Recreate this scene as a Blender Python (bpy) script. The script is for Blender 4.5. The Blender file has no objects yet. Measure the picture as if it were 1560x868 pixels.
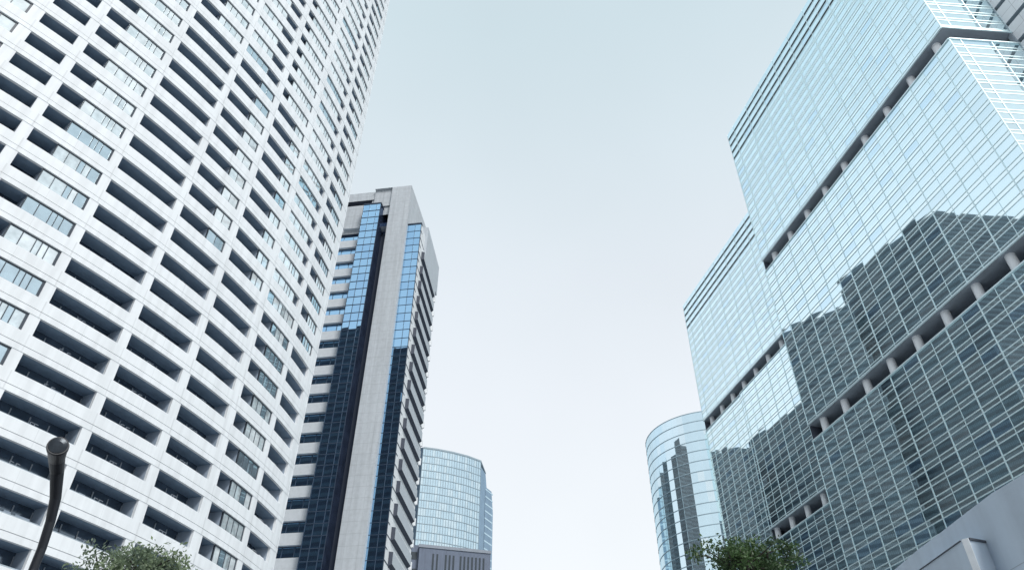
import bpy, math, random
from mathutils import Vector, Matrix
random.seed(7)
R_ = math.radians
S = bpy.context.scene
COL = S.collection

# ------------------------------------------------------------------ camera
FPX, PITCH, XC, YC, IW, IH = 1136.0, R_(39.5), 787.0, 434.0, 1560.0, 868.0
CAMZ = 1.6
cam_d = bpy.data.cameras.new('camera')
cam = bpy.data.objects.new('camera', cam_d)
COL.objects.link(cam)
cam.location = (0, 0, CAMZ)
cam.rotation_euler = (R_(90) + PITCH, 0, 0)
cam_d.sensor_width = 36.0
cam_d.lens = 36.0 * FPX / IW
cam_d.shift_x = -(XC - IW / 2) / IW
cam_d.clip_start = 0.1
cam_d.clip_end = 6000
S.camera = cam

# ------------------------------------------------------------------ world
W = bpy.data.worlds.new('World')
S.world = W
W.use_nodes = True
nt = W.node_tree
nt.nodes.clear()
SUN_AZ, SUN_EL = R_(150), R_(45)        # azimuth clockwise from +Y
out = nt.nodes.new('ShaderNodeOutputWorld')
bg = nt.nodes.new('ShaderNodeBackground')
sky = nt.nodes.new('ShaderNodeTexSky')
sky.sky_type = 'NISHITA'
sky.sun_disc = False
sky.sun_elevation = SUN_EL
sky.sun_rotation = SUN_AZ
sky.air_density = 1.0
sky.dust_density = 4.0
bg.inputs[1].default_value = 0.0715
# an overcast veil: paler and whiter towards the horizon
tc = nt.nodes.new('ShaderNodeTexCoord')
sep = nt.nodes.new('ShaderNodeSeparateXYZ')
ramp = nt.nodes.new('ShaderNodeValToRGB')
nt.links.new(tc.outputs['Generated'], sep.inputs[0])
nt.links.new(sep.outputs['Z'], ramp.inputs[0])
cr = ramp.color_ramp
cr.elements[0].position = 0.0
cr.elements[0].color = (9.7, 10.1, 10.45, 1)
cr.elements[1].position = 1.0
cr.elements[1].color = (6.2, 7.6, 8.2, 1)
for p, c in ((0.32, (9.65, 10.1, 10.45, 1)), (0.50, (8.95, 9.45, 10.0, 1)), (0.64, (8.1, 8.75, 9.35, 1)), (0.85, (6.6, 7.9, 8.5, 1))):
    e = cr.elements.new(p); e.color = c
noi = nt.nodes.new('ShaderNodeTexNoise')
noi.inputs['Scale'].default_value = 2.2
noi.inputs['Detail'].default_value = 3
nt.links.new(tc.outputs['Generated'], noi.inputs['Vector'])
mr = nt.nodes.new('ShaderNodeMapRange')
mr.inputs[1].default_value = 0.3; mr.inputs[2].default_value = 0.7
mr.inputs[3].default_value = 0.965; mr.inputs[4].default_value = 1.035
nt.links.new(noi.outputs[0], mr.inputs[0])
mul = nt.nodes.new('ShaderNodeMix'); mul.data_type = 'RGBA'; mul.blend_type = 'MULTIPLY'
mul.inputs[0].default_value = 1.0
nt.links.new(ramp.outputs[0], mul.inputs[6])
nt.links.new(mr.outputs[0], mul.inputs[7])
# sky brightened west of the view, added to lift the glass reflections
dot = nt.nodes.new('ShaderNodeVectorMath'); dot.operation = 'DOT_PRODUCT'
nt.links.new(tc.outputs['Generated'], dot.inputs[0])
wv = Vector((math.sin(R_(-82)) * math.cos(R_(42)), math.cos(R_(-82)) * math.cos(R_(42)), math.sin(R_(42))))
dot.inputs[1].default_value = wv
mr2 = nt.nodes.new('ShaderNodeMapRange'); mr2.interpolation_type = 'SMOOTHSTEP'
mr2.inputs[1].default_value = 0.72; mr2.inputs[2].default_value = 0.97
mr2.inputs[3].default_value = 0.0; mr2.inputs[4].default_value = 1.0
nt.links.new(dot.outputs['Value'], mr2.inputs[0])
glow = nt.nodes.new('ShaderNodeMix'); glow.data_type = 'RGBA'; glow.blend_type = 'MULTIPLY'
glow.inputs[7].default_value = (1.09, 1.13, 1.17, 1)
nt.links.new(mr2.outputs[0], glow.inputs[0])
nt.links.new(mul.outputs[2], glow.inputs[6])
mixw = nt.nodes.new('ShaderNodeMix'); mixw.data_type = 'RGBA'
mixw.inputs[0].default_value = 0.93
nt.links.new(sky.outputs[0], mixw.inputs[6])
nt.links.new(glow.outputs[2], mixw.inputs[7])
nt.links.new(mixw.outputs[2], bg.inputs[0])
nt.links.new(bg.outputs[0], out.inputs[0])

sun_d = bpy.data.lights.new('sun', 'SUN')
sun_d.energy = 1.7
sun_d.angle = R_(16)
sun_d.color = (1.0, 0.985, 0.96)
sun = bpy.data.objects.new('sun', sun_d)
COL.objects.link(sun)
sd = Vector((math.sin(SUN_AZ) * math.cos(SUN_EL), math.cos(SUN_AZ) * math.cos(SUN_EL), math.sin(SUN_EL)))
sun.rotation_euler = (-sd).to_track_quat('-Z', 'Y').to_euler()
sun.location = (60, -60, 200)

S.view_settings.view_transform = 'Standard'
S.view_settings.look = 'None'
S.view_settings.exposure = 0.5
S.view_settings.gamma = 1.0
S.view_settings.use_curve_mapping = False
S.render.engine = 'CYCLES'
S.cycles.max_bounces = 6
S.cycles.glossy_bounces = 4

# ------------------------------------------------------------------ helpers
def project(p):
    x, y, z = p[0], p[1], p[2] - CAMZ
    c = y * math.cos(PITCH) + z * math.sin(PITCH)
    if c < 0.1:
        return None
    u = -y * math.sin(PITCH) + z * math.cos(PITCH)
    return XC + FPX * x / c, YC - FPX * u / c

def seen_area(pts):
    """pixels of the frame a quad may cover"""
    q = [project(p) for p in pts]
    if any(a is None for a in q):
        return 0
    cx = sum(a[0] for a in q) / len(q); cy = sum(a[1] for a in q) / len(q)
    if not (-10 < cx < IW + 10 and -10 < cy < IH + 10):
        return 0
    s = 0
    for i in range(len(q)):
        a, b = q[i], q[(i + 1) % len(q)]
        s += a[0] * b[1] - a[1] * b[0]
    return abs(s) / 2

def ab(az, r):
    a = R_(az)
    return Vector((math.sin(a) * r, math.cos(a) * r))

class MB:
    def __init__(self):
        self.v, self.f, self.m, self.uv = [], [], [], []
    def quad(self, a, b, c, d, m=0, uv=None):
        i = len(self.v)
        self.v += [tuple(a), tuple(b), tuple(c), tuple(d)]
        self.f.append((i, i + 1, i + 2, i + 3)); self.m.append(m)
        self.uv += list(uv) if uv else [(0, 0), (1, 0), (1, 1), (0, 1)]
    def poly(self, pts, m=0):
        i = len(self.v)
        self.v += [tuple(p) for p in pts]
        self.f.append(tuple(range(i, i + len(pts)))); self.m.append(m)
        self.uv += [(p[0], p[1]) for p in pts]
    def hexa(self, p, m=0, skip=()):
        """p: 8 points, bottom ring 0-3, top ring 4-7"""
        F = {'b': (3, 2, 1, 0), 't': (4, 5, 6, 7), 's0': (0, 1, 5, 4), 's1': (1, 2, 6, 5), 's2': (2, 3, 7, 6), 's3': (3, 0, 4, 7)}
        for k, q in F.items():
            if k not in skip:
                self.quad(*[p[i] for i in q], m=m)
    def box(self, x0, x1, y0, y1, z0, z1, m=0):
        self.hexa([(x0, y0, z0), (x1, y0, z0), (x1, y1, z0), (x0, y1, z0), (x0, y0, z1), (x1, y0, z1), (x1, y1, z1), (x0, y1, z1)], m)
    def prism(self, pts, z0, z1, m=0, mt=None):
        """vertical prism on a plan polygon (counter-clockwise from above)"""
        n = len(pts)
        u = 0
        for i in range(n):
            a, b = pts[i], pts[(i + 1) % n]
            L = math.hypot(b[0] - a[0], b[1] - a[1])
            self.quad((a[0], a[1], z0), (b[0], b[1], z0), (b[0], b[1], z1), (a[0], a[1], z1), m, [(u, z0), (u + L, z0), (u + L, z1), (u, z1)])
            u += L
        self.poly([(p[0], p[1], z1) for p in pts], m if mt is None else mt)
        self.poly([(p[0], p[1], z0) for p in reversed(pts)], m)
    def tube(self, path, radii, n=12, m=0, cap=True):
        rings = []
        T = None
        for i, p in enumerate(path):
            p = Vector(p)
            a = Vector(path[max(i - 1, 0)]); b = Vector(path[min(i + 1, len(path) - 1)])
            t = (b - a).normalized()
            if T is None:
                side = t.cross(Vector((0.31, 0.83, 0.46))).normalized()
            else:
                side = (side - t * side.dot(t)).normalized()
            T = t
            up = t.cross(side)
            rings.append([p + (side * math.cos(2 * math.pi * k / n) + up * math.sin(2 * math.pi * k / n)) * radii[i] for k in range(n)])
        for i in range(len(rings) - 1):
            for k in range(n):
                k2 = (k + 1) % n
                self.quad(rings[i][k], rings[i][k2], rings[i + 1][k2], rings[i + 1][k], m)
        if cap:
            self.poly(list(reversed(rings[0])), m); self.poly(rings[-1], m)
    def build(self, name, mats, parent=None, origin=(0, 0, 0), smooth=False, weld=False):
        me = bpy.data.meshes.new(name)
        o = origin
        me.from_pydata([(x - o[0], y - o[1], z - o[2]) for x, y, z in self.v], [], self.f)
        if not isinstance(mats, (list, tuple)):
            mats = [mats]
        for mm in mats:
            me.materials.append(mm)
        me.polygons.foreach_set('material_index', self.m)
        uvl = me.uv_layers.new(name='UVMap')
        flat = []
        for t in self.uv:
            flat += [t[0], t[1]]
        uvl.data.foreach_set('uv', flat)
        if smooth:
            me.polygons.foreach_set('use_smooth', [True] * len(self.f))
        if weld:
            import bmesh
            b = bmesh.new(); b.from_mesh(me)
            bmesh.ops.remove_doubles(b, verts=b.verts, dist=0.0005)
            b.to_mesh(me); b.free()
        me.update()
        ob = bpy.data.objects.new(name, me)
        COL.objects.link(ob)
        if parent:
            ob.parent = parent
        else:
            ob.location = origin
        return ob

def tag(o, label, cat, group=None, kind=None):
    if label: o['label'] = label
    if cat: o['category'] = cat
    if group: o['group'] = group
    if kind: o['kind'] = kind
    return o

def thing(name, label, cat, loc, group=None):
    o = bpy.data.objects.new(name, None)
    o.empty_display_size = 1.0
    COL.objects.link(o)
    o.location = loc
    return tag(o, label, cat, group)

def struct(o):
    o['kind'] = 'structure'
    return o

G = 1.3                     # metres per unit of the office survey grid
def zk_(z):                 # survey level to metres
    return max(0.0, CAMZ + (z - CAMZ) * G)
class Frame:
    """a flat facade: u along it, z up, d outwards"""
    def __init__(s, origin, az, outward_az, k=1.0):
        s.o = Vector(origin); s.u = ab(az, 1); s.n = ab(outward_az, 1); s.k = k
    def P(s, u, z, d=0.0):
        p = s.o + s.u * (u * s.k) + s.n * (d * s.k)
        return (p.x, p.y, zk_(z) if s.k != 1 else z)
    def bar(s, mb, u0, u1, z0, z1, d0, d1, m=0):
        P = s.P
        mb.hexa([P(u0, z0, d1), P(u1, z0, d1), P(u1, z0, d0), P(u0, z0, d0), P(u0, z1, d1), P(u1, z1, d1), P(u1, z1, d0), P(u0, z1, d0)], m)
    def pane(s, mb, u0, u1, z0, z1, d=0.0, m=0, wob=0.0):
        j = lambda: d + random.uniform(-wob, wob)
        a, b, c = j(), j(), j()
        dd = a + c - b
        mb.quad(s.P(u0, z0, a), s.P(u1, z0, b), s.P(u1, z1, c), s.P(u0, z1, dd), m)

# ------------------------------------------------------------------ materials
def new_mat(name):
    m = bpy.data.materials.new(name)
    m.use_nodes = True
    return m, m.node_tree, m.node_tree.nodes['Principled BSDF']

def plain(name, col, rough=0.6, metal=0.0, spec=0.4, var=0.0, scale=0.3, bump=0.0, bscale=8.0):
    m, t, b = new_mat(name)
    b.inputs['Base Color'].default_value = (*col, 1)
    b.inputs['Roughness'].default_value = rough
    b.inputs['Metallic'].default_value = metal
    b.inputs['Specular IOR Level'].default_value = spec
    geo = t.nodes.new('ShaderNodeNewGeometry')
    if var:
        n1 = t.nodes.new('ShaderNodeTexNoise'); n1.inputs['Scale'].default_value = scale; n1.inputs['Detail'].default_value = 6
        n1.inputs['Roughness'].default_value = 0.65
        t.links.new(geo.outputs['Position'], n1.inputs['Vector'])
        r = t.nodes.new('ShaderNodeMapRange')
        r.inputs[1].default_value = 0.25; r.inputs[2].default_value = 0.75
        r.inputs[3].default_value = 1 - var; r.inputs[4].default_value = 1 + var
        t.links.new(n1.outputs[0], r.inputs[0])
        mx = t.nodes.new('ShaderNodeMix'); mx.data_type = 'RGBA'; mx.blend_type = 'MULTIPLY'
        mx.inputs[0].default_value = 1; mx.inputs[6].default_value = (*col, 1)
        t.links.new(r.outputs[0], mx.inputs[7])
        t.links.new(mx.outputs[2], b.inputs['Base Color'])
    if bump:
        n2 = t.nodes.new('ShaderNodeTexNoise'); n2.inputs['Scale'].default_value = bscale; n2.inputs['Detail'].default_value = 4
        t.links.new(geo.outputs['Position'], n2.inputs['Vector'])
        bp = t.nodes.new('ShaderNodeBump'); bp.inputs['Strength'].default_value = bump; bp.inputs['Distance'].default_value = 0.02
        t.links.new(n2.outputs[0], bp.inputs['Height'])
        t.links.new(bp.outputs[0], b.inputs['Normal'])
    return m

def glass(name, inner, refl, fac, rough=0.015, var=0.35, scale=0.6):
    """coated facade glass: a mirror coat over a dim interior"""
    m = bpy.data.materials.new(name)
    m.use_nodes = True
    t = m.node_tree
    t.nodes.clear()
    o = t.nodes.new('ShaderNodeOutputMaterial')
    mix = t.nodes.new('ShaderNodeMixShader')
    d = t.nodes.new('ShaderNodeBsdfDiffuse')
    g = t.nodes.new('ShaderNodeBsdfGlossy')
    g.inputs['Color'].default_value = (*refl, 1)
    g.inputs['Roughness'].default_value = rough
    geo = t.nodes.new('ShaderNodeNewGeometry')
    n1 = t.nodes.new('ShaderNodeTexNoise'); n1.inputs['Scale'].default_value = scale; n1.inputs['Detail'].default_value = 3
    t.links.new(geo.outputs['Position'], n1.inputs['Vector'])
    r = t.nodes.new('ShaderNodeMapRange')
    r.inputs[1].default_value = 0.3; r.inputs[2].default_value = 0.7
    r.inputs[3].default_value = 1 - var; r.inputs[4].default_value = 1 + var
    t.links.new(n1.outputs[0], r.inputs[0])
    mx = t.nodes.new('ShaderNodeMix'); mx.data_type = 'RGBA'; mx.blend_type = 'MULTIPLY'
    mx.inputs[0].default_value = 1; mx.inputs[6].default_value = (*inner, 1)
    t.links.new(r.outputs[0], mx.inputs[7])
    t.links.new(mx.outputs[2], d.inputs['Color'])
    lw = t.nodes.new('ShaderNodeLayerWeight'); lw.inputs['Blend'].default_value = 0.25
    r2 = t.nodes.new('ShaderNodeMapRange')
    r2.inputs[1].default_value = 0; r2.inputs[2].default_value = 1
    r2.inputs[3].default_value = fac; r2.inputs[4].default_value = min(1.0, fac + 0.25)
    t.links.new(lw.outputs['Fresnel'], r2.inputs[0])
    t.links.new(r2.outputs[0], mix.inputs[0])
    t.links.new(d.outputs[0], mix.inputs[1])
    t.links.new(g.outputs[0], mix.inputs[2])
    t.links.new(mix.outputs[0], o.inputs['Surface'])
    return m

def joints(m, col, usplit, wid, dark=0.72):
    """thin dark panel joints at fractions of the UV unit"""
    t = m.node_tree
    b = t.nodes['Principled BSDF']
    src = b.inputs['Base Color'].links[0].from_socket if b.inputs['Base Color'].links else None
    uv = t.nodes.new('ShaderNodeUVMap')
    sp = t.nodes.new('ShaderNodeSeparateXYZ')
    t.links.new(uv.outputs[0], sp.inputs[0])
    def line(sock, pos, w):
        mo = t.nodes.new('ShaderNodeMath'); mo.operation = 'FRACT'; t.links.new(sock, mo.inputs[0])
        s = t.nodes.new('ShaderNodeMath'); s.operation = 'SUBTRACT'; t.links.new(mo.outputs[0], s.inputs[0]); s.inputs[1].default_value = pos
        a = t.nodes.new('ShaderNodeMath'); a.operation = 'ABSOLUTE'; t.links.new(s.outputs[0], a.inputs[0])
        l = t.nodes.new('ShaderNodeMath'); l.operation = 'LESS_THAN'; t.links.new(a.outputs[0], l.inputs[0]); l.inputs[1].default_value = w
        return l.outputs[0]
    acc = None
    for axis, pos, w in usplit:
        l = line(sp.outputs[axis], pos, w)
        if acc is None:
            acc = l
        else:
            mx = t.nodes.new('ShaderNodeMath'); mx.operation = 'MAXIMUM'
            t.links.new(acc, mx.inputs[0]); t.links.new(l, mx.inputs[1]); acc = mx.outputs[0]
    mix = t.nodes.new('ShaderNodeMix'); mix.data_type = 'RGBA'
    t.links.new(acc, mix.inputs[0])
    if src: t.links.new(src, mix.inputs[6])
    else: mix.inputs[6].default_value = (*col, 1)
    mix.inputs[7].default_value = (col[0] * dark, col[1] * dark, col[2] * dark, 1)
    t.links.new(mix.outputs[2], b.inputs['Base Color'])
    return m

M = {}
M['white'] = joints(plain('white_precast', (0.83, 0.86, 0.885), 0.55, var=0.05, scale=0.25), (0.83, 0.86, 0.885), [('X', 0.5, 0.003), ('X', 0.97, 0.003)], 0, 0.88)
def streaks(m, lo):
    t = m.node_tree; b = t.nodes['Principled BSDF']
    src = b.inputs['Base Color'].links[0].from_socket
    geo = t.nodes.new('ShaderNodeNewGeometry'); mp = t.nodes.new('ShaderNodeMapping')
    mp.inputs['Scale'].default_value = (1.6, 1.6, 0.09)
    n = t.nodes.new('ShaderNodeTexNoise'); n.inputs['Scale'].default_value = 1.0; n.inputs['Detail'].default_value = 5
    t.links.new(geo.outputs['Position'], mp.inputs[0]); t.links.new(mp.outputs[0], n.inputs['Vector'])
    r = t.nodes.new('ShaderNodeMapRange'); r.inputs[1].default_value = 0.35; r.inputs[2].default_value = 0.6
    r.inputs[3].default_value = lo; r.inputs[4].default_value = 1.0
    t.links.new(n.outputs[0], r.inputs[0])
    mx = t.nodes.new('ShaderNodeMix'); mx.data_type = 'RGBA'; mx.blend_type = 'MULTIPLY'; mx.inputs[0].default_value = 1
    t.links.new(src, mx.inputs[6]); t.links.new(r.outputs[0], mx.inputs[7]); t.links.new(mx.outputs[2], b.inputs['Base Color'])
streaks(M['white'], 0.90)
M['white_groove'] = plain('groove_grey', (0.46, 0.50, 0.55), 0.8)
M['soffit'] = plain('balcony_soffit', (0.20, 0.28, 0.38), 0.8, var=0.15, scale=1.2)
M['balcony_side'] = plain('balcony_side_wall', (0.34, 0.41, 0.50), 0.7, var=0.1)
M['balcony_back'] = glass('balcony_sliding_glass', (0.05, 0.07, 0.10), (0.45, 0.55, 0.65), 0.22)
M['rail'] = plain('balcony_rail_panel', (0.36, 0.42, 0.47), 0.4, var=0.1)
M['bracket'] = plain('pale_metal', (0.26, 0.30, 0.35), 0.4)
M['wframe'] = plain('dark_window_frame', (0.06, 0.075, 0.095), 0.4)
M['wg1'] = glass('apartment_glass_curtain_sky_tone', (0.64, 0.70, 0.72), (0.84, 0.96, 1.0), 0.46, var=0.3, scale=1.4)  # curtain colour paled to stand in for mirrored sky
M['wg2'] = glass('apartment_glass_blind_sky_tone', (0.80, 0.85, 0.87), (0.86, 0.97, 1.0), 0.34, var=0.2, scale=1.0)  # blind colour, likewise paled to imitate the sky's reflection
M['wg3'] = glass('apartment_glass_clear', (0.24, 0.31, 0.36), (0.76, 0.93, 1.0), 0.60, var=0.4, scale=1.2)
M['roof'] = plain('roof_grey', (0.32, 0.33, 0.34), 0.9, var=0.1)

GREF = (0.80, 0.96, 1.0)
M['cg'] = [glass('office_glass_greygreen', (0.50, 0.62, 0.64), GREF, 0.92, var=0.35, scale=0.5),
           glass('office_glass_teal', (0.34, 0.56, 0.64), GREF, 0.92, var=0.35, scale=0.5),
           glass('office_glass_blind', (0.80, 0.86, 0.85), GREF, 0.92, var=0.25, scale=0.5),
           glass('office_glass_dark', (0.02, 0.03, 0.06), GREF, 0.90, var=0.4, scale=0.5),
           glass('office_glass_blue', (0.12, 0.26, 0.46), (0.74, 0.92, 1.0), 0.91, var=0.3, scale=0.5)]
CG_W = [0, 0, 0, 1, 1, 1, 2, 2, 3, 4]
M['spand'] = glass('office_spandrel_glass', (0.62, 0.72, 0.74), (0.88, 1.0, 1.0), 0.90, var=0.15)
M['fin'] = plain('office_pale_fin', (0.80, 0.93, 0.955), 0.5, metal=0.7)
M['fin_dark'] = plain('dark_louvre', (0.05, 0.07, 0.09), 0.6)
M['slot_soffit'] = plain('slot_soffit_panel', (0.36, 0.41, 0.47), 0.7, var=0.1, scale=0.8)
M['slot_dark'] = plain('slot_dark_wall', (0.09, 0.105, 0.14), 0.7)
M['col_white'] = plain('pale_column', (0.88, 0.90, 0.92), 0.5, var=0.06)
M['core_white'] = joints(plain('core_white_panel', (0.76, 0.79, 0.82), 0.5, var=0.04), (0.76, 0.79, 0.82), [('X', 0.5, 0.01), ('Y', 0.5, 0.015)], 0, 0.7)
M['core_grey'] = plain('core_grey_trim', (0.34, 0.40, 0.45), 0.5)

M['stone'] = joints(plain('grey_stone', (0.50, 0.53, 0.56), 0.75, var=0.10, scale=1.3, bump=0.3, bscale=3), (0.50, 0.53, 0.56), [('X', 0.5, 0.012), ('Y', 0.5, 0.02)], 0, 0.82)
M['stone_plain'] = plain('grey_stone_band', (0.58, 0.61, 0.64), 0.75, var=0.09, scale=1.6)
M['slab'] = plain('grey_slab_panel', (0.47, 0.51, 0.55), 0.7, var=0.06)
M['slab_dark'] = plain('slab_underside_shade', (0.045, 0.055, 0.08), 0.7)  # shadow under and at the end of the slabs, put into the colour
BREF = (0.40, 0.66, 0.90)
M['bg'] = [glass('blue_glass', (0.03, 0.04, 0.08), BREF, 0.93, var=0.3),
           glass('blue_glass_deep', (0.02, 0.03, 0.07), (0.37, 0.62, 0.87), 0.92, var=0.3)]
M['bg_dark'] = glass('navy_glass_recess', (0.04, 0.055, 0.095), (0.24, 0.32, 0.46), 0.45)
M['bframe'] = plain('slate_blue_mullion', (0.04, 0.06, 0.095), 0.4)
M['rib_white'] = joints(plain('white_ribbed_panel', (0.80, 0.82, 0.84), 0.5), (0.80, 0.82, 0.84), [('X', 0.5, 0.10), ('Y', 0.5, 0.02)], 0, 0.8)

M['rt'] = [glass('round_tower_glass', (0.34, 0.44, 0.49), (0.70, 0.88, 0.96), 0.78, var=0.15, scale=0.3),
           glass('round_tower_glass_pale', (0.44, 0.52, 0.56), (0.78, 0.92, 0.97), 0.78, var=0.15, scale=0.3)]
M['rt_band'] = plain('round_tower_band', (0.36, 0.47, 0.53), 0.5)
M['ft'] = [glass('far_tower_glass', (0.42, 0.50, 0.52), (0.60, 0.80, 0.92), 0.66, var=0.25, scale=0.25),
           glass('far_tower_glass_pale', (0.56, 0.62, 0.62), (0.66, 0.84, 0.94), 0.64, var=0.25, scale=0.25)]
M['ft_side'] = glass('far_tower_side_glass', (0.14, 0.2, 0.27), (0.40, 0.55, 0.68), 0.45, var=0.2, scale=0.2)
M['ft_frame'] = plain('far_tower_frame', (0.30, 0.38, 0.43), 0.5)
M['masonry'] = plain('mauve_grey_masonry', (0.17, 0.20, 0.265), 0.8, var=0.1, scale=0.3)
M['masonry2'] = plain('pale_masonry', (0.30, 0.33, 0.38), 0.8, var=0.1, scale=0.3)
M['slate'] = joints(plain('slate_cladding', (0.082, 0.116, 0.145), 0.6, var=0.15, scale=0.05), (0.082, 0.116, 0.145), [('X', 0.5, 0.2)], 0, 0.6)
M['charcoal'] = plain('charcoal_cladding', (0.018, 0.022, 0.034), 0.6, var=0.2, scale=0.05)
M['slate_win'] = plain('slate_dark_window', (0.035, 0.05, 0.065), 0.3)
M['concrete'] = plain('smooth_pale_concrete', (0.56, 0.65, 0.75), 0.85, var=0.06, scale=0.8, bump=0.25, bscale=20)
M['concrete_edge'] = plain('pale_concrete_edge', (0.74, 0.78, 0.82), 0.8, var=0.1, scale=3)
M['seal'] = plain('dark_joint_sealant', (0.08, 0.09, 0.11), 0.8)
M['lamp_metal'] = plain('dark_bronze_metal', (0.010, 0.013, 0.02), 0.45, metal=0.0, spec=0.6, var=0.25, scale=6)
M['lamp_lens'] = glass('dusty_lamp_lens', (0.022, 0.028, 0.036), (0.5, 0.55, 0.6), 0.03, rough=0.15, scale=9)
M['bark'] = plain('bark', (0.055, 0.05, 0.045), 0.9, var=0.3, scale=5, bump=0.5, bscale=12)
M['asphalt'] = plain('asphalt', (0.05, 0.05, 0.052), 0.9, var=0.2, scale=2, bump=0.2, bscale=30)
M['paving'] = plain('paving', (0.42, 0.43, 0.44), 0.85, var=0.12, scale=1)
M['kerb'] = plain('kerb_stone', (0.34, 0.34, 0.34), 0.85, var=0.1)
M['paint'] = plain('road_paint', (0.78, 0.78, 0.76), 0.7, var=0.1)
M['lit'] = bpy.data.materials.new('lit_tube'); M['lit'].use_nodes = True
_b = M['lit'].node_tree.nodes['Principled BSDF']
_b.inputs['Emission Color'].default_value = (0.95, 1, 1, 1); _b.inputs['Emission Strength'].default_value = 1.6

def leaf_mat(name, c):
    m, t, b = new_mat(name)
    b.inputs['Roughness'].default_value = 0.5
    geo = t.nodes.new('ShaderNodeNewGeometry')
    n1 = t.nodes.new('ShaderNodeTexNoise'); n1.inputs['Scale'].default_value = 1.6; n1.inputs['Detail'].default_value = 3
    t.links.new(geo.outputs['Position'], n1.inputs['Vector'])
    rp = t.nodes.new('ShaderNodeValToRGB')
    rp.color_ramp.elements[0].position = 0.3; rp.color_ramp.elements[0].color = (c[0] * .6, c[1] * .6, c[2] * .7, 1)
    rp.color_ramp.elements[1].position = 0.7; rp.color_ramp.elements[1].color = (c[0] * 1.5, c[1] * 1.4, c[2] * 1.1, 1)
    t.links.new(n1.outputs[0], rp.inputs[0])
    t.links.new(rp.outputs[0], b.inputs['Base Color'])
    tr = t.nodes.new('ShaderNodeBsdfTranslucent')
    t.links.new(rp.outputs[0], tr.inputs['Color'])
    mix = t.nodes.new('ShaderNodeMixShader'); mix.inputs[0].default_value = 0.3
    t.links.new(b.outputs[0], mix.inputs[1]); t.links.new(tr.outputs[0], mix.inputs[2])
    o = [n for n in t.nodes if n.type == 'OUTPUT_MATERIAL'][0]
    t.links.new(mix.outputs[0], o.inputs['Surface'])
    return m
M['leaf_pale'] = leaf_mat('pale_leaf', (0.17, 0.235, 0.165))
M['leaf_deep'] = leaf_mat('deep_leaf', (0.055, 0.11, 0.045))

streaks(M['stone'], 0.88); streaks(M['concrete'], 0.90); streaks(M['masonry'], 0.88)

# ------------------------------------------------------------------ ground
def sheet(name, pts, z, mat):
    mb = MB(); mb.poly([(x, y, z) for x, y in pts])
    return struct(mb.build(name, mat))
sheet('ground', [(-3000, -3000), (3000, -3000), (3000, 3000), (-3000, 3000)], 0.0, M['paving'])
sheet('road', [(-9, -400), (1, -400), (1, 700), (-9, 700)], 0.004, M['asphalt'])
mb = MB()
for x in (-9.2, 1.0):
    mb.box(x, x + 0.2, -400, 700, 0, 0.13)
struct(mb.build('kerb', M['kerb']))
mb = MB()
for i in range(-30, 60):
    mb.box(-4.08, -3.92, i * 10, i * 10 + 5, 0.005, 0.0085)
struct(mb.build('road_marking', M['paint']))

# ------------------------------------------------------------------ white apartment tower (curved facade)
WU = 0.6                                   # metres per survey unit
WC = Vector((-171.384 * WU, 145.824 * WU)); WR = 129.85 * WU
FLOOR, OPEN = 5.28 * WU, 2.66 * WU
def ztop(n): return CAMZ + WU * 100 + FLOOR * n
def WP(a, z, d=0.0):
    r = R_(a)
    return (WC.x + (WR + d) * math.cos(r), WC.y + (WR + d) * math.sin(r), z)
BAYS = {'Z': (-51.0, -46.4), 'A': (-45.7, -41.1), 'B': (-40.32, -38.02), 'C': (-37.32, -32.67), 'D': (-32.04, -27.39), 'E': (-26.74, -22.26),
        'F': (-21.52, -17.19), 'G': (-16.26, -11.79), 'H': (-11.08, -7.5)}
A_END, A_START = -6.3, -51.6
N0, N1 = -16, 31
def cells(b, n):
    if b in 'ZA': return [('w', 0, 1, 6)]
    if b == 'B': return [('b', 0, 1, 0)]
    if b == 'C': return [('b', 0, .34, 0), ('w', .34, 1, 5)] if n >= -10 else [('b', 0, 1, 0)]
    if b == 'D': return [('b', 0, .42, 0), ('w', .42, 1, 4)] if n >= 7 else [('b', 0, 1, 0)]
    if b == 'E':
        if n >= 7: return [('w', 0, .66, 4), ('b', .66, 1, 0)]
        if n >= -2: return [('b', 0, .60, 0), ('w', .60, 1, 2)]
        return [('b', 0, 1, 0)]
    if b == 'F':
        if n >= 7: return [('b', 0, .24, 0), ('w', .2, 1, 6)]
        if n >= -2: return [('b', 0, .66, 0), ('w', .66, 1, 2)]
        return [('b', 0, 1, 0)]
    if b == 'G':
        if n >= -1: return [('w', 0, .84, 5), ('b', .84, 1, 0)]
        if n == -2: return [('w', 0, 1, 6)]
        return [('b', 0, .36, 0), ('w', .36, 1, 4)]
    if n >= -2: return [('b', 0, .42, 0), ('w', .42, 1, 4)]
    return [('b', 0, 1, 0)]

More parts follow.
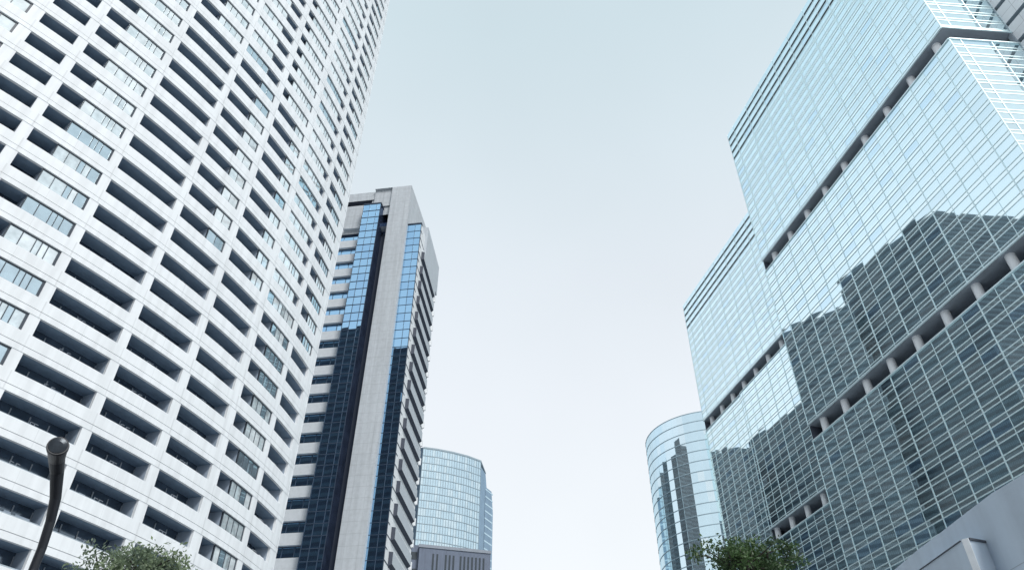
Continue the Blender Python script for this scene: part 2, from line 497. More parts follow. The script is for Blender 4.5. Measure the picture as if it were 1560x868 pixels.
wo = WP(-25, 0)
white = thing('apartment_tower', 'tall white apartment tower with curved facade of dark balconies filling the left of the view', 'apartment tower', wo)
wall = MB()
breaks = [A_START]
for k in BAYS:
    breaks += list(BAYS[k])
breaks.append(A_END)
SE = 0.50          # slab edge height above an opening
GR = 0.05
def strip(a0, a1, z0, z1, d=0.0, m=0, seg=3, u0=0.0, u1=1.0):
    for i in range(seg):
        p, q = i / seg, (i + 1) / seg
        b0, b1 = a0 + (a1 - a0) * p, a0 + (a1 - a0) * q
        w0, w1 = u0 + (u1 - u0) * p, u0 + (u1 - u0) * q
        wall.quad(WP(b0, z0, d), WP(b1, z0, d), WP(b1, z1, d), WP(b0, z1, d), m, [(w0, 0.2), (w1, 0.2), (w1, 0.8), (w0, 0.8)])
def ledge(a0, a1, z, d0, d1, seg=3, m=0):
    for i in range(seg):
        b0 = a0 + (a1 - a0) * i / seg; b1 = a0 + (a1 - a0) * (i + 1) / seg
        wall.quad(WP(b0, z, d0), WP(b1, z, d0), WP(b1, z, d1), WP(b0, z, d1), m, [(.2, .2)] * 4)
keys = list(BAYS)
for n in range(N0, N1):
    zt, zn = ztop(n), ztop(n + 1) - OPEN
    lo = A_START
    for i, k in enumerate(keys):
        hi = BAYS[keys[i + 1]][0] if i + 1 < len(keys) else A_END
        pier0 = BAYS[k][1]
        for (x0, x1, ua, ub) in ((BAYS[k][0] if i else A_START, pier0, 0.02, 0.93), (pier0, hi, 0.935, 0.98)):
            sg = 4 if ub < 0.95 else 1
            strip(x0, x1, zt, zt + SE, 0.02, 0, sg, ua, ub)
            strip(x0, x1, zt + SE, zt + SE + GR, -0.05, 1, sg)
            strip(x0, x1, zt + SE + GR, zn, 0.0, 0, sg, ua, ub)
            ledge(x0, x1, zt, -0.3, 0.02, sg)
            ledge(x0, x1, zt + SE + GR, -0.05, 0.0, sg)
            ledge(x0, x1, zn, -0.3, 0.0, sg)
        # pier beside the opening below
        strip(pier0, hi, zt - OPEN, zt, -0.015, 0, 1, .935, .94)
        for a in ((pier0, hi) if i + 1 < len(keys) else (pier0,)):
            wall.quad(WP(a, zt - OPEN, -0.3), WP(a, zt - OPEN, -0.015), WP(a, zt, -0.015), WP(a, zt, -0.3), 0, [(.2, .2)] * 4)
    # end of the facade: slab nosing that stands a little proud at the corner
zb = ztop(N0) - OPEN
strip(A_START, A_END, 0.0, zb, 0.0, 0, 30, 0.1, 0.4)
zroof = ztop(N1) - OPEN
TH = 13.0
for a in (A_END, A_START):
    wall.quad(WP(a, 0, 0.0), WP(a, 0, -TH), WP(a, zroof, -TH), WP(a, zroof, 0.0), 0, [(.2, .2)] * 4)
strip(A_START, A_END, 0, zroof, -TH, 0, 30, 0.1, 0.4)
wall.build('wall', [M['white'], M['white_groove']], white, wo)
rf = MB()
for i in range(24):
    b0 = A_START + (A_END - A_START) * i / 24; b1 = A_START + (A_END - A_START) * (i + 1) / 24
    rf.quad(WP(b0, zroof, 0.3), WP(b1, zroof, 0.3), WP(b1, zroof, -TH), WP(b0, zroof, -TH))
    rf.quad(WP(b0, zroof, 0.3), WP(b1, zroof, 0.3), WP(b1, zroof + 1.2, 0.3), WP(b0, zroof + 1.2, 0.3))
rf.build('roof', M['white'], white, wo)

balc, wins = [], []
for n in range(N0, N1 + 1):
    zt = ztop(n); z0 = zt - OPEN
    for k in keys:
        a, b = BAYS[k]
        for kind, f0, f1, np_ in cells(k, n):
            a0, a1 = a + (b - a) * f0, a + (b - a) * f1
            area = seen_area([WP(a0, z0), WP(a1, z0), WP(a1, zt), WP(a0, zt)])
            (balc if kind == 'b' else wins).append((area, a0, a1, z0, zt, np_, k, n, f0, f1))
def balcony(mb, a0, a1, z0, zt, k, n, f0, f1):
    D = 1.7
    seg = 3
    for i in range(seg):
        b0 = a0 + (a1 - a0) * i / seg; b1 = a0 + (a1 - a0) * (i + 1) / seg
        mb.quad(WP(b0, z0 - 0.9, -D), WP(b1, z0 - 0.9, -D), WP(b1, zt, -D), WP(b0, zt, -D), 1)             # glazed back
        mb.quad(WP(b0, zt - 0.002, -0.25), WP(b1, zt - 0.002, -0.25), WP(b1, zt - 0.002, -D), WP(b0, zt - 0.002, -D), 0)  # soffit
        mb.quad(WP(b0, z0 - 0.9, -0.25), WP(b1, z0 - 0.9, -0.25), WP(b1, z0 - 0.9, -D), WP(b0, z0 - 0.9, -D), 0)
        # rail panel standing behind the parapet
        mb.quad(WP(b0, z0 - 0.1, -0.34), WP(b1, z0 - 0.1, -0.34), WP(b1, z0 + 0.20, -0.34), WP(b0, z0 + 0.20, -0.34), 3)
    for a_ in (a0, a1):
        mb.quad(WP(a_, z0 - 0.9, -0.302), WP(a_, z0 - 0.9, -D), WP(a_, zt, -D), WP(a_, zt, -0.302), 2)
    # frames of the sliding doors
    w = (a1 - a0) * math.pi / 180 * WR
    nn = max(2, round(w / 1.6))
    for i in range(nn + 1):
        am = a0 + (a1 - a0) * min(max(i / nn, .01), .99)
        e = 0.0335
        mb.hexa([WP(am - e, z0 - .9, -D + .06), WP(am + e, z0 - .9, -D + .06), WP(am + e, z0 - .9, -D + .01), WP(am - e, z0 - .9, -D + .01),
                 WP(am - e, zt - .25, -D + .06), WP(am + e, zt - .25, -D + .06), WP(am + e, zt - .25, -D + .01), WP(am - e, zt - .25, -D + .01)], 4)
    # laundry pole brackets
    if w > 3:
        for fr in (0.42 + 0.03 * math.sin(n * 1.7), 0.50):
            am = a0 + (a1 - a0) * fr
            p = WP(am, z0 - .2, -0.55); q = WP(am, z0 + .50, -0.62); r = WP(am + .10, z0 + .34, -0.3)
            mb.tube([p, q], [.035, .03], 5, 4, False); mb.tube([q, r], [.028, .028], 5, 4, False)
    rr = random.Random(hash((k, n)) & 0xffff)
    for _ in range(rr.choice((0, 1, 1, 2)) if w > 3 else 0):           # things kept on the balcony, their tops over the rail
        am = a0 + (a1 - a0) * rr.uniform(.1, .9); ww = rr.uniform(.15, .45); hh = rr.uniform(.25, .6)
        mb.hexa([WP(am - ww, z0 - .9, -.9), WP(am + ww, z0 - .9, -.9), WP(am + ww, z0 - .9, -1.3), WP(am - ww, z0 - .9, -1.3),
                 WP(am - ww, z0 + hh, -.9), WP(am + ww, z0 + hh, -.9), WP(am + ww, z0 + hh, -1.3), WP(am - ww, z0 + hh, -1.3)], 2)
    if k == 'H' and n <= -3:                                            # pale cabinet at the end of the balcony
        am = a1 - 0.55
        mb.hexa([WP(am - .45, z0 - .9, -.45), WP(am + .45, z0 - .9, -.45), WP(am + .45, z0 - .9, -.9), WP(am - .45, z0 - .9, -.9),
                 WP(am - .45, z0 + .42, -.45), WP(am + .45, z0 + .42, -.45), WP(am + .45, z0 + .42, -.9), WP(am - .45, z0 + .42, -.9)], 5)
BM = [M['soffit'], M['balcony_back'], M['balcony_side'], M['rail'], M['bracket'], M['col_white']]
balc.sort(key=lambda t: -t[0])
for t in balc[:100]:
    mb = MB(); balcony(mb, t[1], t[2], t[3], t[4], t[6], t[7], t[8], t[9]); mb.build('balcony', BM, white, wo)
mb = MB()
for t in balc[100:]:
    balcony(mb, t[1], t[2], t[3], t[4], t[6], t[7], t[8], t[9])
mb.build('balcony', BM, white, wo)['kind'] = 'stuff'

def window(fr, pn, a0, a1, z0, zt, npan, k, n):
    D = -0.16
    e = 0.045
    rr = random.Random((ord(k) * 131 + n * 17) & 0xffff)
    def bar(x0, x1, za, zb_, d0=D - .05, d1=D + .05):
        fr.hexa([WP(x0, za, d1), WP(x1, za, d1), WP(x1, za, d0), WP(x0, za, d0), WP(x0, zb_, d1), WP(x1, zb_, d1), WP(x1, zb_, d0), WP(x0, zb_, d0)])
    # dim room box so nothing shows behind the pane edges
    fr.quad(WP(a0, z0, D - .3), WP(a1, z0, D - .3), WP(a1, zt, D - .3), WP(a0, zt, D - .3))
    bar(a0, a1, zt - .13, zt - .003); bar(a0, a1, z0 + .003, z0 + .05)
    bar(a1 - e * 3.2, a1 - .002, z0 + .05, zt - .10); bar(a0 + .002, a0 + e * 1.2, z0 + .05, zt - .10)
    if npan == 5:   pos = [0, .27, .54, .66, .79, 1]
    elif npan == 6: pos = [0, .22, .42, .54, .66, .80, 1]
    else:           pos = [i / npan for i in range(npan + 1)]
    base = rr.random()
    for i in range(len(pos) - 1):
        x0 = a0 + (a1 - e * 3 - a0) * pos[i]; x1 = a0 + (a1 - e * 3 - a0) * pos[i + 1]
        if i: bar(x0 - e * .55, x0 + e * .55, z0 + .05, zt - .10)
        if n >= -1: m = rr.choice((0, 1, 1, 1)) if base > .12 else 2  # upper floors take the paler panes, painting in the mirrored sky
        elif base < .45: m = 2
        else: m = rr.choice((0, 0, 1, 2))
        j = lambda: D + rr.uniform(-.006, .006)
        d1_, d2_, d3_ = j(), j(), j()
        pn.quad(WP(x0, z0 + .02, d1_), WP(x1, z0 + .02, d2_), WP(x1, zt - .02, d3_), WP(x0, zt - .02, d1_ + d3_ - d2_), m)
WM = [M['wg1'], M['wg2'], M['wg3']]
wins.sort(key=lambda t: -t[0])
for t in wins[:100]:
    fr, pn = MB(), MB()
    window(fr, pn, *t[1:8])
    f = fr.build('window', M['wframe'], white, wo)
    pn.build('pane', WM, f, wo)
fr, pn = MB(), MB()
for t in wins[100:]:
    window(fr, pn, *t[1:8])
f = fr.build('window', M['wframe'], white, wo); f['kind'] = 'stuff'
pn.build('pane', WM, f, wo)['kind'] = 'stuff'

# ------------------------------------------------------------------ stepped glass office building (right)
AX = -14.2                                  # azimuth of the long facade
DP, DC = 100.0 * G, 122.0 * G                       # distance of the two facade planes from the viewpoint
GD, GN = ab(AX, 1), ab(AX + 90, 1)
def GP(plane, t):
    p = GN * plane + GD * (t * G)
    return (p.x, p.y)
ROW = 2.83
def H(h): return CAMZ + 100 * h
Z_TOP, S1T, S1B, S2T, S2B = H(1.83), H(1.310), H(1.274), H(.821), H(.783)
go = (*GP(DP, 57.5), 0)
office = thing('glass_office_building', 'huge stepped glass office block with recessed column bands mirroring sky and dark towers', 'office building', go)
FP = Frame(GP(DP, 128.55), AX + 180, AX - 90, G)     # projecting front volume
FC = Frame(GP(DC, 211.5), AX + 180, AX - 90, G)      # rear volume
FR = Frame(GP(DP, 57.5), 85.5, 175.5, G)             # its end face
LP = 128.55 - 57.5
EP = [0, 3.7] + [3.7 + 7.95 * i for i in range(1, 9)] + [LP]
LC = 211.5 - 128.55 + 0.5
EC = [0, 3.4] + [3.4 + 7.95 * i for i in range(1, 11) if 3.4 + 7.95 * i < LC - 2] + [LC]
LR = 14.3
ER = [0, 2.2, 8.4, LR]

panes, spands, trans = [], [], []
def curtain(fr, edges, z0, z1, rows_up=True, louvre=0, d=0.0, halves=True, skipm=()):
    """a field of glazing rows between two levels; collects its panes, spandrels and transoms, builds its mullions"""
    n = round((z1 - z0) / ROW)
    h = (z1 - z0) / n
    u0, u1 = edges[0], edges[-1]
    cuts = []
    for i in range(len(edges) - 1):
        a, b = edges[i], edges[i + 1]
        if halves and b - a > 5:
            cuts += [(a, (a + b) / 2), ((a + b) / 2, b)]
        else:
            cuts.append((a, b))
    for r in range(n):
        za = z0 + r * h
        zs = za + 0.32 * h
        lv = louvre and r >= n - louvre
        run = 0
        for (a, b) in cuts:
            m = random.choice(CG_W)
            if run == 0 and random.random() < .045: run = random.choice((1, 2, 2, 3))
            if run: m = 3; run -= 1
            panes.append((seen_area([fr.P(a, zs), fr.P(b, zs), fr.P(b, za + h), fr.P(a, za + h)]), fr, a, b, zs, za + h, d, m))
            spands.append((fr, a, b, za, zs, d - (0.45 if lv else 0.0), lv))
        trans.append((fr, u0, u1, za, d)); trans.append((fr, u0, u1, zs, d))
    for i, e in enumerate(edges):
        if i in skipm: continue
        mb = MB(); fr.bar(mb, max(e - .075, u0), min(e + .075, u1) if e < u1 else e + .02, z0, z1, d - .06, d + .10)
        mb.build('mullion', M['fin'], office, go)
    if halves:
        for i in range(len(edges) - 1):
            a, b = edges[i], edges[i + 1]
            if b - a > 5:
                e = (a + b) / 2
                mb = MB(); fr.bar(mb, e - .035, e + .035, z0, z1, d - .06, d + .06)
                mb.build('mullion', M['fin'], office, go)
curtain(FP, EP, S1T, Z_TOP, louvre=4)
curtain(FP, EP, S2T, S1B)
curtain(FP, EP, 3.0, S2B)
curtain(FC, EC, S1T, Z_TOP, louvre=4)
E_U = 211.5 - 185.7
EC1 = [0] + [e for e in EC if 0 < e < E_U - 1] + [E_U - 0.02]
EC2 = [E_U] + [e for e in EC if e > E_U + 1]
GREC = -0.35
for za, zb in ((S2T, S1B), (3.0, S2B)):
    curtain(FC, EC2, za, zb)
curtain(FC, EC1, 3.0, S1B, d=GREC)
curtain(FR, ER, S1T, Z_TOP, halves=False)
curtain(FR, ER, S2T, S1B, halves=False)
curtain(FR, ER, 3.0, S2B, halves=False)

panes.sort(key=lambda t: -t[0])
for t in panes[:100]:
    mb = MB(); t[1].pane(mb, t[2], t[3], t[4], t[5], t[6], t[7], .007)
    mb.build('window', M['cg'], office, go)
mb = MB()
for t in panes[100:]:
    t[1].pane(mb, t[2], t[3], t[4], t[5], t[6], t[7], .007)
mb.build('window', M['cg'], office, go)['kind'] = 'stuff'
mb = MB()
for fr, a, b, z0, z1, d, lv in spands:
    fr.pane(mb, a, b, z0, z1, d, 1 if lv else 0, .002)
    if lv:
        mb.quad(fr.P(a, z1, d), fr.P(b, z1, d), fr.P(b, z1, 0), fr.P(a, z1, 0), 1)
        mb.quad(fr.P(a, z0, d), fr.P(b, z0, d), fr.P(b, z0, 0), fr.P(a, z0, 0), 1)
mb.build('spandrel_glazing', [M['spand'], M['fin_dark']], office, go)['kind'] = 'stuff'
def transom(mb, fr, u0, u1, z, d):
    fr.bar(mb, u0 - .1, u1 + .1, z - .08, z + .08, d - .02, d + .07)
tr = [(seen_area([t[0].P(t[1], t[3]), t[0].P(t[2], t[3]), t[0].P(t[2], t[3] + .2), t[0].P(t[1], t[3] + .2)]), t) for t in trans]
tr.sort(key=lambda t: -t[0])
for _, t in tr[:100]:
    mb = MB(); transom(mb, *t); mb.build('transom', M['fin'], office, go)
mb = MB()
for _, t in tr[100:]:
    transom(mb, *t)
mb.build('transom', M['fin'], office, go)['kind'] = 'stuff'

def edge_beam(fr, u0, u1, z0, z1, d=0.0):
    mb = MB(); fr.bar(mb, u0, u1, z0, z1, d - .3, d + .22)
    mb.build('edge_beam', M['fin'], office, go)
def slot(fr, u0, u1, zt, zb, cols, depth=5.5, d=0.0, left_open=False, b1=None, recess_to=None):
    mb = MB()
    P = fr.P
    zs_ = zt - (.02 if left_open else 0)
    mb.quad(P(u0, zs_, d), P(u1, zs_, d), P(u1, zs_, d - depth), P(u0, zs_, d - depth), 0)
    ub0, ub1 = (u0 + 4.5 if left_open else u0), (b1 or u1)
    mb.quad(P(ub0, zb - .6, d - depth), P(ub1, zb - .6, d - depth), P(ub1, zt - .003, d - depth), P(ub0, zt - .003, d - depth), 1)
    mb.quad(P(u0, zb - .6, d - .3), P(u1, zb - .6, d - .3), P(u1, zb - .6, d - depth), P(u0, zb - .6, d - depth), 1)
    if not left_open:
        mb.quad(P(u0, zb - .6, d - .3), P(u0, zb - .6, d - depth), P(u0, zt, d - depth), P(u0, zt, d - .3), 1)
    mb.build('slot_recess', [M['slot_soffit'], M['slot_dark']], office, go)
    for u in cols:
        mb = MB()
        c = Vector(P(u, 0, d - 1.55)); ca, cb_ = zk_(zb - .6), zk_(zt) - .003
        mb.tube([(c.x, c.y, ca), (c.x, c.y, cb_)], [1.08, 1.08], 20)
        mb.build('column', M['col_white'], office, go, smooth=True)
    edge_beam(fr, u0, u1, zt + .004, zt + .30, d)
    if recess_to:
        edge_beam(fr, u0, recess_to, zb - .26, zb - .004, GREC); edge_beam(fr, recess_to, u1, zb - .26, zb - .004, d)
    else:
        edge_beam(fr, u0, u1, zb - .26, zb - .004, d)
slot(FP, 0, LP, S1T, S1B, EP[1:-1], b1=LP - 6.3)
slot(FP, 0, LP, S2T, S2B, EP[1:-1], b1=LP - 6.3)
slot(FC, 0, LC, S1T, S1B, EC[1:-1], recess_to=E_U)
slot(FC, E_U, LC, S2T, S2B, EC2[1:-1])
mb = MB()
mb.quad(FC.P(E_U, 0, GREC - .3), FC.P(E_U, 0, 0), FC.P(E_U, S1B, 0), FC.P(E_U, S1B, GREC - .3))
mb.build('side_wall', M['fin'], office, go)
slot(FR, 0.02, LR, S1T, S1B, [], left_open=True)
slot(FR, 0.02, LR, S2T, S2B, [], left_open=True)
# roof slabs and hidden sides
mb = MB()
pR = FR.P(LR, 0)
fp0, fp1 = GP(DP, 128.55), GP(DP, 57.5)
back = GP(DP + 60, 128.55); 
ZT = zk_(Z_TOP)
mb.poly([(*fp1, ZT), (pR[0], pR[1], ZT), (*GP(DP + 60, 57.5), ZT), (*back, ZT), (*fp0, ZT)])
mb.poly([(*GP(DC, 128.5), ZT - .01), (*GP(DC + 40, 128.5), ZT - .01), (*GP(DC + 40, 211.5), ZT - .01), (*GP(DC, 211.5), ZT - .01)])
mb.build('roof', M['roof'], office, go)
mb = MB()
def sidewall(a, b, z0, z1):
    z0, z1 = zk_(z0), zk_(z1)
    mb.quad((*a, z0), (*b, z0), (*b, z1), (*a, z1))
for z0, z1 in ((0, S2B), (S2T, S1B), (S1T, Z_TOP)):
    sidewall(GP(DP + .05, 128.5), GP(DP + 60, 128.5), z0, z1)
    sidewall(GP(DC + .05, 211.45), GP(DC + 40, 211.45), z0, z1)
sidewall(GP(DC + 40, 128.5), GP(DC + 40, 211.45), 0, Z_TOP)
sidewall(GP(DP + 60, 57.5), GP(DP + 60, 128.5), 0, Z_TOP)
mb.build('side_wall', M['spand'], office, go)
mb = MB()
FP.bar(mb, 0, LP, 0, 3.0, -.3, 0); FC.bar(mb, 0, LC, 0, 3.0, -1.6, 0); FR.bar(mb, .02, LR, 0, 3.0, -.3, 0)
mb.build('plinth', M['stone_plain'], office, go)
# white-panelled core standing forward at the end of the end face
wc = FR.P(LR, 0)
FW = Frame((wc[0], wc[1]), AX + 180, AX - 90, G)
mb = MB(); FW.bar(mb, -.9, 0, 0, Z_TOP + 6, -.5, .35); mb.build('corner_post', M['core_grey'], office, go)
mb = MB()
nf = int((Z_TOP + 6) / (ROW * 2))
for i in range(nf):
    z = S2T - 13 * ROW * 2 + i * ROW * 2
    if z < 0: continue
    for j in range(1):
        a, b = .02, 5.9
        mb.quad(FW.P(a, z + 1.1, 0), FW.P(b, z + 1.1, 0), FW.P(b, z + ROW * 2, 0), FW.P(a, z + ROW * 2, 0), 0)
    for zz in (z + 1.1, z + ROW * 2):
        mb.quad(FW.P(0, zz, 0), FW.P(5.9, zz, 0), FW.P(5.9, zz, -1.0), FW.P(0, zz, -1.0), 1)
    mb.quad(FW.P(0, z, -1.0), FW.P(5.9, z, -1.0), FW.P(5.9, z + 1.1, -1.0), FW.P(0, z + 1.1, -1.0), 1)
mb.quad(FW.P(5.9, 0, 0), FW.P(5.9, 0, -20), FW.P(5.9, Z_TOP + 6, -20), FW.P(5.9, Z_TOP + 6, 0), 0)
mb.build('core_wall', [M['core_white'], M['core_grey']], office, go)

# ------------------------------------------------------------------ grey stone tower with blue glass
SR = 95.0
C0b = ab(-10.03, SR); C0 = C0b * G
FS = Frame(C0, -82.0, 188.0, G)       # front, u runs to the left
FE = Frame(C0, 5.2, 95.2, G)          # right side, u runs away
so = (C0.x, C0.y, 0)
stone = thing('stone_office_tower', 'grey stone office tower with blue glass strips and stacked side slabs behind the white tower', 'office tower', so)
def us(az):                        # distance along the front at which a given azimuth is seen
    p = SR * math.sin(R_(71.97)) / math.sin(R_(82 + az))
    q = ab(az, p) - C0b
    return q.dot(FS.u)
U_PR, U_PL, U_BR, U_BL = us(-11.42), us(-13.42), us(-14.15), us(-15.82)
U_END = 34.0
ST = CAMZ + 100.3; GT = CAMZ + 90.9; RT = CAMZ + 93.1
BD = 1.6                           # projection of the glass bay
PD = 0.7                           # projection of the pier
FL = 3.23
bz = lambda k: CAMZ + 90.1 - FL * k  # underside of the wall above window k
NB = 27
def stone_strip(mb, fr, u0, u1, z0, z1, d, m=0, cell=2.2):
    n = max(1, round(abs(u1 - u0) / cell)); h = max(1, round((z1 - z0) / 1.6))
    mb.quad(fr.P(u0, z0, d), fr.P(u1, z0, d), fr.P(u1, z1, d), fr.P(u0, z1, d), m, [(0, 0), (n, 0), (n, h), (0, h)])
# the central pier and the core block behind it
mb = MB()
stone_strip(mb, FS, U_PR, U_PL, 0, ST, PD)
stone_strip(mb, FS, U_PL, us(-15.2), GT + 5.2, ST, 0.25)
for u in (U_PR, U_PL):
    mb.quad(FS.P(u, 0, PD), FS.P(u, 0, -12), FS.P(u, ST, -12), FS.P(u, ST, PD), 0, [(0, 0), (5, 0), (5, 60), (0, 60)])
mb.quad(FS.P(U_PR, ST, PD), FS.P(us(-15.2), ST, PD), FS.P(us(-15.2), ST, -12), FS.P(U_PR, ST, -12))
mb.quad(FS.P(U_PR, 0, -12), FS.P(U_END, 0, -12), FS.P(U_END, ST, -12), FS.P(U_PR, ST, -12))
mb.build('pier', M['stone'], stone, so)
# wing left of the bay
mb = MB()
stone_strip(mb, FS, us(-15.2), U_END, bz(0) + 8.2, ST - .05, 0.0)
stone_strip(mb, FS, U_BL - .6, U_END, bz(0), bz(0) + 7.0, 0.0)
mb.quad(FS.P(us(-15.2), bz(0) + 7.0, 0), FS.P(U_END, bz(0) + 7.0, 0), FS.P(U_END, bz(0) + 7.0, -1.4), FS.P(us(-15.2), bz(0) + 7.0, -1.4))
mb.quad(FS.P(us(-15.2), bz(0) + 8.2, 0), FS.P(U_END, bz(0) + 8.2, 0), FS.P(U_END, bz(0) + 8.2, -1.4), FS.P(us(-15.2), bz(0) + 8.2, -1.4), 1)
mb.quad(FS.P(us(-15.2), bz(0) + 7.0, -1.4), FS.P(U_END, bz(0) + 7.0, -1.4), FS.P(U_END, bz(0) + 8.2, -1.4), FS.P(us(-15.2), bz(0) + 8.2, -1.4), 1)
mb.quad(FS.P(us(-15.2), bz(0), -.2), FS.P(U_BL - .6, bz(0), -.2), FS.P(U_BL - .6, ST - .05, -.2), FS.P(us(-15.2), ST - .05, -.2))
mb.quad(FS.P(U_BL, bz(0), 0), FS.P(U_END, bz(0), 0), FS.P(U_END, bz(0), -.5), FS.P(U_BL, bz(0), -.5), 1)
mb.build('upper_wall', [M['stone'], M['slab_dark']], stone, so)
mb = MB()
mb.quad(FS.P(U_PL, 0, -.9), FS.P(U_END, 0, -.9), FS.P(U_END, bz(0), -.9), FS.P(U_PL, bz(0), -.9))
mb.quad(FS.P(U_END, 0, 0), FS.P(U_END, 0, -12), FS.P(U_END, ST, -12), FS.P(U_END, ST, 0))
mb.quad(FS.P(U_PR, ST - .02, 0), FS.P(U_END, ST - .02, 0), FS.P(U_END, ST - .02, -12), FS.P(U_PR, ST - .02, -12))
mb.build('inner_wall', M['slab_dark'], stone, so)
for k in range(NB):
    zt = bz(k); z0 = zt - 1.62
    fr = MB(); pn = MB()
    nP = 10
    for i in range(nP):
        a = U_BL + 1.7 * i; b = a + 1.7
        FS.pane(pn, a, b, z0, zt, -.40, random.choice((0, 0, 1)), .004)
        FS.bar(fr, a - .04, a + .04, z0, zt, -.42, -.34)
    FS.bar(fr, U_BL, U_BL + 1.7 * nP, zt - .10, zt - .003, -.42, -.33)
    f = fr.build('window', M['bframe'], stone, so)
    pn.build('pane', M['bg'], f, so)
    mb = MB(); FS.bar(mb, U_BL - .25, U_BL + 1.7 * nP, zt - FL + .004, z0, -.5, 0.12)
    mb.build('spandrel_band', M['stone_plain'], stone, so)
# projecting bay of glass: two and a half panes wide, its dark return to the right
mb = MB(); fm = MB()
bt = CAMZ + 95.4
us_ = [U_BR, U_BR + (U_BL - U_BR) * .22, U_BR + (U_BL - U_BR) * .63, U_BL]
zz = bt
rows = []
while zz > 0:
    for (dz) in (FL / 2,):
        rows.append((max(zz - dz, 0), zz)); zz -= dz
for (z0, z1) in rows:
    for i in range(3):
        FS.pane(mb, us_[i], us_[i + 1], z0, z1, BD, random.choice((0, 0, 1)), .004)
    FS.bar(fm, U_BR - .06, U_BL, z0 - .045, z0 + .045, BD - .03, BD + .06)
for u in us_:
    FS.bar(fm, u - .04, u + .04, 0, bt, BD - .03, BD + .05)
FS.bar(fm, U_BR - .1, U_BL + .05, bt, bt + .22, -.4, BD + .1)
f = fm.build('glass_bay', M['bframe'], stone, so)
mb.quad(FS.P(U_BR, 0, BD), FS.P(U_BR, 0, -1.5), FS.P(U_BR, bt, -1.5), FS.P(U_BR, bt, BD), 2)
mb.quad(FS.P(U_BL, 0, BD), FS.P(U_BL, 0, -1.0), FS.P(U_BL, bt, -1.0), FS.P(U_BL, bt, BD), 2)
mb.build('pane', [M['bg'][0], M['bg'][1], M['bg_dark']], f, so)
mb = MB()
mb.quad(FS.P(U_PL, 0, -1.0), FS.P(U_BR, 0, -1.0), FS.P(U_BR, GT + 3.2, -1.0), FS.P(U_PL, GT + 3.2, -1.0), 0)
stone_strip(mb, FS, U_PL, U_BR + 1, GT + 3.2, ST, 0.0, 1)
mb.build('recess_glazing', [M['bg_dark'], M['stone']], stone, so)
# corner strip of blue glass, right of the pier
mb = MB(); fm = MB()
zz = GT
while zz > 0:
    z0 = max(zz - FL / 2, 0)
    ua = 0.0; ub = U_PR * .45
    FS.pane(mb, ua, ub, z0, zz, 0, random.choice((0, 0, 1)), .004)
    FS.pane(mb, ub, U_PR, z0, zz, 0, random.choice((0, 1)), .004)
    FS.bar(fm, 0, U_PR, z0 - .035, z0 + .035, -.02, .05)
    FE.bar(fm, 0.01, .9, z0 - .05, z0 + .05, -.05, .06)
    zz = z0
FS.bar(fm, -.02, .08, 0, GT, -.02, .05); FS.bar(fm, U_PR * .45 - .03, U_PR * .45 + .03, 0, GT, -.02, .05)
FS.bar(fm, -.05, U_PR, GT, GT + .25, -.6, .12)
f = fm.build('corner_glazing', M['bframe'], stone, so)
mb.build('pane', M['bg'], f, so)
# right side: white ribbed wall with a projecting grey slab on every floor
LE = 14.2
mb = MB()
nr = int(GT / FL)
for i in range(nr + 1):
    z1 = GT - FL * i; z0 = max(z1 - FL, 0)
    mb.quad(FE.P(.01, z0, 0), FE.P(LE, z0, 0), FE.P(LE, z1, 0), FE.P(.01, z1, 0), 0, [(0, 0), (28, 0), (28, 1), (0, 1)])
    FE.bar(mb, 0.02, LE + .05, z0 - .05, z0 + .05, 0.002, .05, 2)
    FE.bar(mb, LE - .05, LE + .25, z0 + .3, z0 + 1.4, -.3, .25, 0)
mb.quad(FE.P(LE, 0, 0), FE.P(LE, 0, -14), FE.P(LE, GT, -14), FE.P(LE, GT, 0), 1)
mb.quad(FE.P(0, GT, 0), FE.P(LE, GT, 0), FE.P(LE, GT, -14), FE.P(0, GT, -14), 1)
mb.build('side_wall', [M['rib_white'], M['stone_plain'], M['bframe']], stone, so)
mb = MB()
FE.bar(mb, 3.2, LE + .1, GT - 4.6, RT, -3, .45)
mb.build('plant_screen', M['slab'], stone, so)
for k in range(27):
    zt = CAMZ + 86.2 - FL * k
    if zt < 2: break
    mb = MB()
    P = FE.P; u0, u1, d = 2.0, 12.6, .50
    zb_, zc = zt - 1.85, zt - 1.52
    # front panel, slanted underside and end with their shade painted in dark
    mb.quad(P(u0 + .2, zc, d), P(u1, zc, d), P(u1, zt, d), P(u0 + .2, zt, d), 0)
    mb.quad(P(u0 + .2, zt, d), P(u1, zt, d), P(u1, zt, 0), P(u0, zt, 0), 0)
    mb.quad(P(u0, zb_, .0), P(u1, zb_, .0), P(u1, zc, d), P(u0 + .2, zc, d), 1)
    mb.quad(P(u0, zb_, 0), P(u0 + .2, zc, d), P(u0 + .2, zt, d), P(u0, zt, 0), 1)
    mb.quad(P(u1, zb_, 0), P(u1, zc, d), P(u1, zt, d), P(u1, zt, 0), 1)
    mb.build('side_slab', [M['slab'], M['slab_dark']], stone, so)

